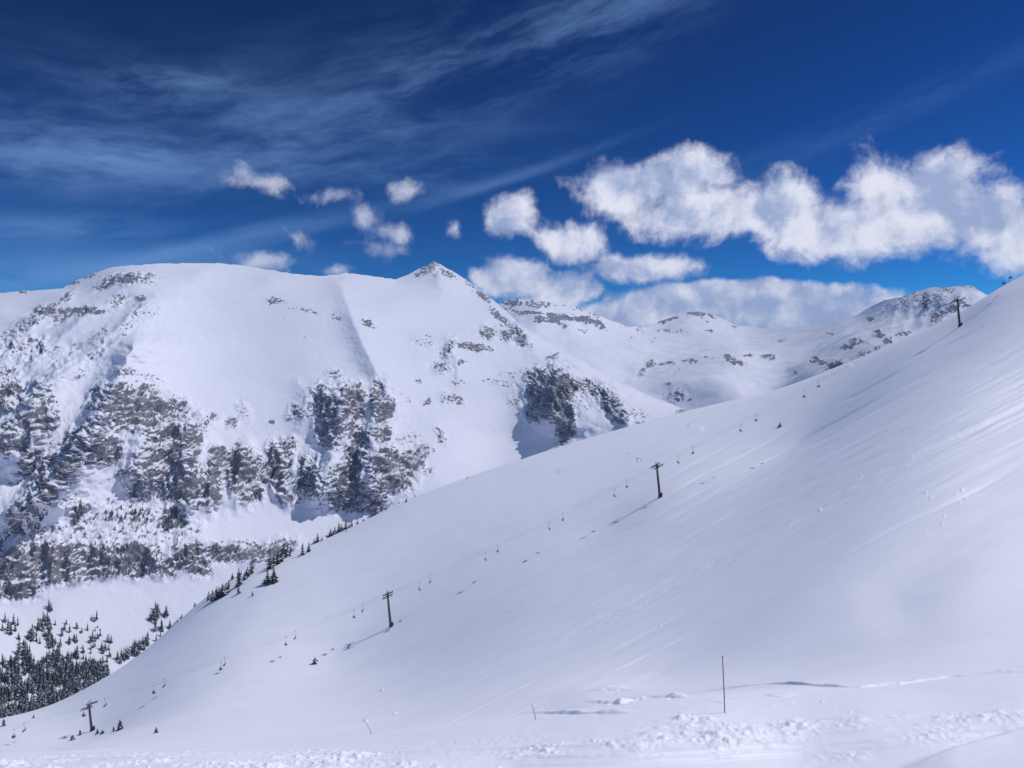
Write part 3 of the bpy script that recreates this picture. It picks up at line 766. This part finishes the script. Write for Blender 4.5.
# single small firs on the near slope
singles = [(315,663.5,7,1.9,'lone small fir on the open slope left of the middle-left tower'),
 (120,730,11,1.2,'tallest small fir right of the lowest chairlift tower'),(113.5,731.5,6,1.3,'short fir touching the left side of the tallest small fir by the lowest tower'),
 (156,733,6.5,1.6,'lone bushy fir in the snow right of the lowest tower group'),
 (79.5,735,6.5,1.3,'small bushy fir just left of the lowest tower foot'),(85,736,6.5,1.2,'slim small fir beside the left of the lowest tower foot'),
 (98,734,5.5,1.3,'small fir just right of the lowest tower foot'),(102.5,734,4.5,1.5,'tiniest fir, second right of the lowest tower foot'),
 (72.5,740,5.5,1.7,'squat fir at the lower left end of the row by the lowest tower'),(63.5,717,4,1.8,'tiny squat fir uphill left of the lowest tower'),
 (3.5,726,8,1.4,'small fir at the left picture edge below the forest'),(18,726,6,1.1,'thin small fir on the snow below the forest, second from the left edge'),
 (27.5,725,8,1.3,'small fir on the snow below the forest, third from the left edge'),(33.5,718,4.5,.9,'tiny thin fir standing alone at the forest foot'),
 (779.5,426.5,5,1.5,'tiny dark fir high on the slope right of the middle tower'),(743,444,4.5,1.3,'tiny dark fir on the slope just uphill of the middle tower'),
 (329,552,1,1,''),]
for px, row, h, w, lb in singles:
    if lb: tree(px, row, h*1.1, IN, lb, 'small firs dotted over the near slope', w*1.5)
# the tree line along the edge of the near slope: clusters
edge_groups = [
 ('dark firs of the leftmost clump on the slope edge', [(209,600,9),(212,601,11),(216,600,13),(219,598,12),(222,597,14),(226,594,13),(229,592,13),(232,590,15),(217,602,8)]),
 ('tall dark firs in the second clump along the slope edge', [(236,590,14),(239,586,18),(241,584,16),(239,594,8),(247,577,11),(251,574,13),(253,571,11),(245,580,8)]),
 ('three dark firs standing below the slope edge clumps', [(260,585,12),(267,583,14),(273.5,582,15),(263,590,5)]),
 ('dark firs of the upper clump beside the cliff foot', [(270,569,12),(274,566,14),(278,564,15),(281,562,13),(284,560,16),(287,557,14),(291,548,8)]),
 ('pair of broad dark firs on the slope edge with long shadows', [(303,555,12),(309,552,11)]),
 ('small firs in the gap above the broad pair', [(314,538,6),(318,537,8),(318,541,9),(322,533,5),(331,533,8),(335,530,9),(339,527,10),(342,524,8),(346,520,9)]),
 ('tiny scattered firs highest along the slope edge', [(349,521,5),(352,519,5),(358,515,4),(364,514,3),(372,512,7),(375,510,8),(378,511,6),(382,508,5),(386,508,4),(399,504,4),(406,502,4),(415,497,4),(333,536,3),(342,530,4),(346,532,3)]),
 ('small broken firs on the lower slope edge', [(195,606,5),(253,596,5),(246,602,3),(178,617,4),(182,613,5),(174,621,4)]),
]
for lb, lst in edge_groups:
    for i, (px, row, h) in enumerate(lst):
        s_ = np.interp(px, [0, 160, 205, 267, 310, 392, 456], [719, 638, 598, 562, 546, 507, 482])
        tree(px, max(row, s_+.5), h*random.uniform(1.0, 1.25), IN if row > s_-2 else IM, lb, 'fir clumps along the edge of the near slope', 1.6)
tree(487, 472, 2.5, IN, 'tiny dark shrub fir where the slope meets the cirque, left one', 'small firs dotted over the near slope', 2.2)
tree(468, 479, 3, IN, 'tiny dark shrub fir on the slope edge below the cirque, second one', 'small firs dotted over the near slope', 1.5)

# trees on the far valley side
later = []
def scatter(zone, n, hmin, hmax, lb, grp, idx=IM, wide=1.0):
    """zone: px0,row0,px1,row1,half width"""
    x0, y0, x1, y1, w = zone
    for k in range(n):
        s = random.random(); a = random.gauss(0, .45)*w; L = max(.1, math.hypot(x1-x0, y1-y0))
        h = random.uniform(hmin, hmax); later.append((h, x0+(x1-x0)*s-(y1-y0)/L*a, y0+(y1-y0)*s+(x1-x0)/L*a, h, lb, grp, wide))
G1 = 'firs scattered below the cliffs across the valley'
for a in [((2,625,18,628,7), 8, 9, 16, 'tall dark firs of the clump at the left edge under the cliffs'),
          ((28,640,50,618,5), 16, 8, 13, 'firs in the slanting strip left of the snow apron'),
          ((47,600,52,640,3), 6, 8, 13, 'firs in the slanting strip left of the snow apron'),
          ((12,668,50,625,9), 22, 7, 12, 'firs in the slanting strip left of the snow apron'), ((55,668,95,640,14), 26, 5, 10, 'thin firs strewn over the snow apron in the valley'), ((100,672,112,655,5), 6, 6, 10, 'thin firs strewn over the snow apron in the valley'), ((20,650,80,625,14), 14, 6, 11, 'thin firs strewn over the snow apron in the valley'), ((60,655,80,630,8), 9, 6, 11, 'thin firs strewn over the snow apron in the valley'),
          ((90,610,100,640,8), 9, 3, 8, 'smallest firs high on the snow apron in the valley'),
          ((96,618,97,622,1), 1, 10, 12, 'smallest firs high on the snow apron in the valley'),
          ((100,650,112,640,7), 9, 5, 11, 'thin firs strewn over the snow apron in the valley'),
          ((150,622,160,612,5), 13, 8, 13, 'dark firs of the isolated clump on the right of the snow apron'),
          ((132,655,170,625,6), 14, 7, 12, 'dark firs of the isolated clump on the right of the snow apron'),
          ((118,662,148,645,4), 22, 9, 15, 'dense firs just behind the lower slope edge'),
          ((165,618,167,614,1), 2, 11, 13, 'dense firs just behind the lower slope edge'),
          ((194,572,194,572,.5), 1, 5, 5, 'thin firs strewn over the snow apron in the valley'),
          ]: scatter(*a, G1)
G2 = 'firs clinging to the cliffs across the valley'
for a in [((75,525,80,505,4), 24, 6, 11, 'dark firs on the bare rib halfway up the cliffs'), ((35,530,48,505,5), 26, 5, 9, 'small firs on the left end of the cliff ledges'),
          ((105,520,150,512,9), 34, 4, 7, 'low firs over the middle of the cliff ledges'), ((165,530,178,512,5), 28, 5, 9, 'small firs below the central buttress'), ((120,528,180,535,8), 10, 3, 6, 'low firs over the middle of the cliff ledges')]: scatter(*a, G2)
# the dense wood: the trees in front stand alone, the rest is one mass
wood = []
for k in range(1300):
    px = random.uniform(-12, 108); 
    topr = np.interp(px, [-12, 0, 30, 60, 85, 105], [662, 660, 656, 650, 656, 668])+9*math.sin(px*.21)*(px < 80)+random.uniform(-9, 10)*(1 if px < 70 else .4)
    botr = np.interp(px, [-12, 0, 50, 75, 105, 110], [724, 720, 708, 697, 679, 676])+2
    row = random.uniform(topr+3, botr)
    if row < topr+18 and random.random() < .35: continue
    if math.sin(px*.16+row*.11+1)*math.sin(px*.07-row*.19) > .45 and row < botr-8: continue
    wood.append((px, row, random.uniform(7, 15)*(1 if row > topr+8 else .75)))
wood.sort(key=lambda w: -w[1]-w[2]*.3)
front = 0
for k, (px, row, h) in enumerate(wood):
    later.append((h*(0.95 if k < 90 else 0.1), px, row, h, 'dark snow-dusted firs packed along the front of the dense wood at lower left', 'firs of the dense wood at lower left', 1.1))
later.sort(key=lambda a: -a[0])
left = 298-TCOUNT; spare = []
for k, (sc_, px, row, h, lb, grp, wide) in enumerate(later):
    if k < left: tree(px, row, h, IM, lb, grp, wide)
    elif k < left+1150: spare.append((px, row, h))
rest = MBd(); verts = []; faces = []; mis = []
fo = 0
for px, row, h in spare:
    g, q = ground_at(px, row, IM)
    me = random.choice(protos); hh = h/F*g.y; an = random.random()*6.28
    co = np.empty(len(me.vertices)*3, np.float32); me.vertices.foreach_get('co', co); co = co.reshape(-1, 3)
    c, s = math.cos(an), math.sin(an)
    w = np.stack([(co[:, 0]*c-co[:, 1]*s)*hh*1.1+g.x, (co[:, 0]*s+co[:, 1]*c)*hh*1.1+g.y, co[:, 2]*hh+g.z-hh*.04], -1)
    verts.append(w)
    for p in me.polygons: faces.append([v+fo for v in p.vertices]); mis.append(p.material_index)
    fo += len(co)
me = bpy.data.meshes.new('forest'); me.from_pydata(np.concatenate(verts).tolist(), [], faces)
for m in (M_bark, M_needle_d, M_dust): me.materials.append(m)
me.polygons.foreach_set('material_index', mis); me.update()
o = bpy.data.objects.new('forest', me); COL.objects.link(o)
tag(o, 'dense dark fir wood filling the valley at the lower left', 'forest', None, 'stuff')

# a few rocks that break through the near snow
def rock(px, row, wpx, label):
    g, _ = ground_at(px, row, IN); r = wpx/F*g.y/2; rr = random.Random(int(px*7+row))
    import bmesh
    bm = bmesh.new(); bmesh.ops.create_icosphere(bm, subdivisions=2, radius=1)
    for v in bm.verts:
        n = v.co.normalized(); v.co = Vector((n.x*r*rr.uniform(.75, 1.15), n.y*r*rr.uniform(.75, 1.15), n.z*r*.55*rr.uniform(.7, 1.2)))
    me = bpy.data.meshes.new('rock'); bm.to_mesh(me); bm.free(); me.materials.append(M_rock)
    o = bpy.data.objects.new('rock', me); COL.objects.link(o); o.location = g+Vector((0, 0, r*.1)); tag(o, label, 'rock', 'small rocks poking out of the near slope')
for px, row, w, lb in [(638,459,2.4,'largest dark rock of the little patch left of the middle tower'),(641,460,1.6,'small dark rock on the right of the little patch left of the middle tower'),(637,462,1.6,'small dark rock at the bottom of the little patch left of the middle tower'),
                       (676,446,1.8,'lone small rock just above the rope uphill of the middle tower'),(629,453,1.4,'small rock above and left of the little rock patch')]:
    rock(px, row, w, lb)

# ------------------------------------------------------------------ thin mountain air
m = MBd(); m.box((0, 0, -180), (124000, 124000, 1560)); M_air = bpy.data.materials.new('air'); nt = nodes(M_air); b = NB(nt)
out = b.n('ShaderNodeOutputMaterial'); pv = b.n('ShaderNodeVolumePrincipled'); nt.links.new(pv.outputs[0], out.inputs['Volume'])
pv.inputs['Color'].default_value = (0.36, 0.58, 1.0, 1); pv.inputs['Density'].default_value = HAZE; pv.inputs['Anisotropy'].default_value = 0.0
tag(m.build('haze', M_air), 'thin clear mountain air filling the valley', 'haze', None, 'stuff')
# ------------------------------------------------------------------ light and sky
SUN_AZ, SUN_EL = math.radians(81), math.radians(52)     # azimuth measured from +Y towards +X
sd = Vector((math.sin(SUN_AZ)*math.cos(SUN_EL), math.cos(SUN_AZ)*math.cos(SUN_EL), math.sin(SUN_EL)))
L = bpy.data.lights.new('sun', 'SUN'); L.energy = 2.6; L.angle = math.radians(0.53); L.color = (1.0, 0.975, 0.945)
lo = bpy.data.objects.new('sun', L); COL.objects.link(lo); lo.rotation_euler = sd.to_track_quat('Z', 'Y').to_euler(); lo.location = (0, 0, 500)

w = bpy.data.worlds.new('World'); scene.world = w; w.use_nodes = True
nt = w.node_tree; nt.nodes.clear(); b = NB(nt)
wo = b.n('ShaderNodeOutputWorld'); bg = b.n('ShaderNodeBackground'); nt.links.new(bg.outputs[0], wo.inputs[0])
sky = b.n('ShaderNodeTexSky', sky_type='NISHITA'); sky.sun_disc = False; sky.sun_elevation = SUN_EL; sky.sun_rotation = SUN_AZ
sky.altitude = 3700; sky.air_density = 1.0; sky.dust_density = 0.3; sky.ozone_density = 2.5
SKY_STR = 0.10
D = b.vm('NORMALIZE', b.n('ShaderNodeTexCoord').outputs['Generated'])
sp = b.n('ShaderNodeSeparateXYZ'); nt.links.new(D, sp.inputs[0])
az = b.m('ARCTAN2', sp.outputs[0], sp.outputs[1]); el = b.m('ARCSINE', sp.outputs[2])
cb = b.n('ShaderNodeCombineXYZ'); nt.links.new(az, cb.inputs[0]); nt.links.new(el, cb.inputs[1])
AE = cb.outputs[0]
def ae(px, row):
    x, z = (px-CX)/F, (CY-row)/F
    return math.atan2(x, 1), math.asin(z/math.sqrt(1+x*x+z*z))
# cumulus: soft heaps, each an uneven ellipse in the sky
CUM = [ # px,row,rx,ry
 (632,187,70,27),(690,170,40,22),(714,212,80,28),(782,205,44,32),(835,226,60,28),(885,200,44,42),(940,190,42,34),(935,220,92,34),(1030,226,80,32),
 (570,240,44,22),
 (645,272,58,17),(508,278,38,22),(552,290,46,18),(480,276,20,12),
 (700,312,105,28),(770,306,110,26),(845,311,60,15),(630,328,120,24),(790,330,170,30),
 (365,219,17,14),(390,230,30,14),(382,251,34,12),(290,238,20,14),(250,263,34,12),(340,272,30,9),(452,228,13,15),(403,190,19,12),(262,181,30,14),(328,198,30,10),(507,215,24,22)]
def noise4(v, scale, detail, rough, seed=0.0):
    nd = b.n('ShaderNodeTexNoise', noise_dimensions='2D'); b.put(nd.inputs['Vector'], v if not seed else b.vm('ADD', v, (seed, seed*.7, 0)))
    nd.inputs['Scale'].default_value = scale; nd.inputs['Detail'].default_value = detail; nd.inputs['Roughness'].default_value = rough
    return nd
nz = noise4(AE, 10.0, 3, 0.6)
wv = b.vm('MULTIPLY', b.vm('SUBTRACT', nz.outputs['Color'], (0.5, 0.5, 0.5)), (0.055, 0.034, 0.0))
q = b.vm('ADD', AE, wv)
acc = None
for i, (px, row, rx, ry) in enumerate(CUM):
    a, e = ae(px, row)
    d = b.vm('MULTIPLY_ADD', q, (F/rx, F/ry, 0))
    d.node.inputs[2].default_value = (-a*F/rx, -e*F/ry, 0)
    ln = b.vm('LENGTH', d, out=1)
    v = b.m('SUBTRACT', 1.0, ln) if px > 470 else b.m('MULTIPLY_ADD', ln, -0.50, 0.33)
    if row > 300 and px > 600: v = b.m('MULTIPLY', v, 2.4)
    if acc is None: acc = v
    else:
        nd = b.n('ShaderNodeMath', operation='SMOOTH_MAX'); b.put(nd.inputs[0], acc); b.put(nd.inputs[1], v); nd.inputs[2].default_value = 0.35; acc = nd.outputs[0]
qq = b.vm('ADD', AE, b.vm('MULTIPLY', wv, (0.5, 0.5, 0)))
n2 = noise4(qq, 30.0, 6, 0.62).outputs[0]
n2b = noise4(b.vm('ADD', qq, (0.010, 0.014, 0)), 30.0, 4, 0.6).outputs[0]
n3 = noise4(qq, 11.0, 2, 0.5, 4.0).outputs[0]; n3b = noise4(b.vm('ADD', qq, (0.028, 0.038, 0)), 11.0, 2, 0.5, 4.0).outputs[0]
c0 = b.m('ADD', b.m('MULTIPLY', acc, 1.4), b.m('ADD', b.m('MULTIPLY_ADD', n2, 1.35, -0.675), b.m('MULTIPLY_ADD', n3, 0.55, -0.275)))
dens = b.m('MULTIPLY', b.sm(c0, -0.26, 0.62), b.sm(az, -0.16, 0.04, 0.62, 0.95))
lit = b.m('ADD', b.m('MULTIPLY_ADD', b.m('SUBTRACT', n2, n2b), 1.3, 0.44), b.m('MULTIPLY', b.m('SUBTRACT', n3, n3b), 1.6))  # sunward noise offset: light and shade of the heaps put into their colour
lit = b.m('ADD', lit, b.m('MULTIPLY', acc, -0.04))
ccol = b.mix(b.sm(lit, -0.15, 0.95), tuple(c/SKY_STR for c in (0.34, 0.41, 0.62))+(1,), tuple(c/SKY_STR for c in (0.80, 0.81, 0.91))+(1,))
# cirrus: long combed veils
def rot(ang, sx, sy):
    mp = b.n('ShaderNodeVectorRotate', rotation_type='Z_AXIS'); nt.links.new(AE, mp.inputs[0]); mp.inputs['Angle'].default_value = -math.radians(ang)
    return mp.outputs[0], (sx, sy, 0)
def streak(ang, sx, sy, seed, detail=6):
    r, sc_ = rot(ang, sx, sy)
    wb = b.vm('MULTIPLY', wv, (1.2, 0.6, 0))
    nn = noise4(b.vm('MULTIPLY', b.vm('ADD', r, wb), sc_), 1.0, detail, 0.66, seed)
    return r, nn.outputs[0]
ra, na = streak(17, 4.2, 21, 3.1); rb_, nb_ = streak(5, 5, 22, 17.7)
def veil(r, ang, nn, px, row, rx, ry, lo_, hi_, amt):
    a, e = ae(px, row); t = math.radians(-ang)
    cx_, cy_ = a*math.cos(t)-e*math.sin(t), a*math.sin(t)+e*math.cos(t)
    d = b.vm('MULTIPLY_ADD', r, (F/rx, F/ry, 0)); d.node.inputs[2].default_value = (-cx_*F/rx, -cy_*F/ry, 0)
    m1 = b.sm(b.vm('LENGTH', d, out=1), 1.15, 0.1)
    return b.m('MULTIPLY', b.m('MULTIPLY', m1, b.sm(nn, lo_, hi_)), amt)
veils = [veil(ra, 17, na, 400, 95, 420, 85, 0.30, 0.86, 0.30), veil(rb_, 5, nb_, 150, 125, 280, 90, 0.32, 0.84, 0.25), veil(ra, 17, na, 580, 25, 280, 50, .34, .8, .24),
         veil(rb_, 5, nb_, 40, 155, 180, 36, .25, .65, .34), veil(rb_, 5, nb_, 165, 82, 70, 18, .3, .7, .34), veil(rb_, 5, nb_, 60, 228, 120, 18, .25, .6, .34),
         veil(ra, 17, na, 510, 178, 170, 8, .25, .7, .30), veil(ra, 17, na, 330, 222, 200, 10, .25, .7, .24), veil(ra, 17, na, 190, 246, 170, 10, .2, .65, .30),
         veil(rb_, 5, nb_, 40, 272, 280, 30, .15, .6, .38), veil(ra, 17, na, 850, 130, 280, 20, .35, .7, .10), veil(rb_, 5, nb_, 330, 165, 300, 60, .38, .75, .2)]
cir = None
for v in veils: cir = v if cir is None else b.m('ADD', cir, v)
# unseen cloud veils added behind and above the view to raise the fill light
fill_veil = b.m('MAXIMUM', b.sm(el, 0.50, 0.85), b.sm(b.m('ABSOLUTE', az), 0.75, 1.2))
cir = b.m('ADD', cir, b.m('MULTIPLY', fill_veil, b.m('MULTIPLY_ADD', nb_, 1.1, -0.20)))
cir = b.m('MINIMUM', b.m('MAXIMUM', b.m('MULTIPLY', cir, 0.85), 0.0), 0.75)
# the sky as the phone saw it: deep and saturated
hs = b.n('ShaderNodeHueSaturation'); hs.inputs['Saturation'].default_value = 1.18; nt.links.new(sky.outputs[0], hs.inputs['Color'])
gm_ = b.n('ShaderNodeGamma'); nt.links.new(hs.outputs[0], gm_.inputs[0]); gm_.inputs[1].default_value = 2.2
sk = b.vm('MINIMUM', b.vm('MULTIPLY', gm_.outputs[0], (0.030, 0.104, 0.086)), (9.0, 9.0, 9.0))
s1 = b.mix(cir, sk, tuple(c/SKY_STR for c in (0.21, 0.39, 0.74))+(1,)); s2 = b.mix(dens, s1, ccol)
b.put(bg.inputs['Color'], s2); bg.inputs['Strength'].default_value = SKY_STR

w.cycles.sampling_method = 'MANUAL'; w.cycles.sample_map_resolution = 256
# ------------------------------------------------------------------ camera and render settings
cam = bpy.data.cameras.new('camera'); co = bpy.data.objects.new('camera', cam); COL.objects.link(co); scene.camera = co
co.location = (0, 0, 0); co.rotation_euler = (math.radians(90), 0, 0)
cam.sensor_width = 36; cam.lens = F/1024*36; cam.clip_start = 0.1; cam.clip_end = 100000
scene.render.engine = 'CYCLES'; scene.render.resolution_x = 1024; scene.render.resolution_y = 768
cy = scene.cycles; cy.use_denoising = True; cy.max_bounces = 6; cy.diffuse_bounces = 4
vs = scene.view_settings; vs.view_transform = 'Standard'; vs.look = 'None'; vs.exposure = 0.16; vs.gamma = 1
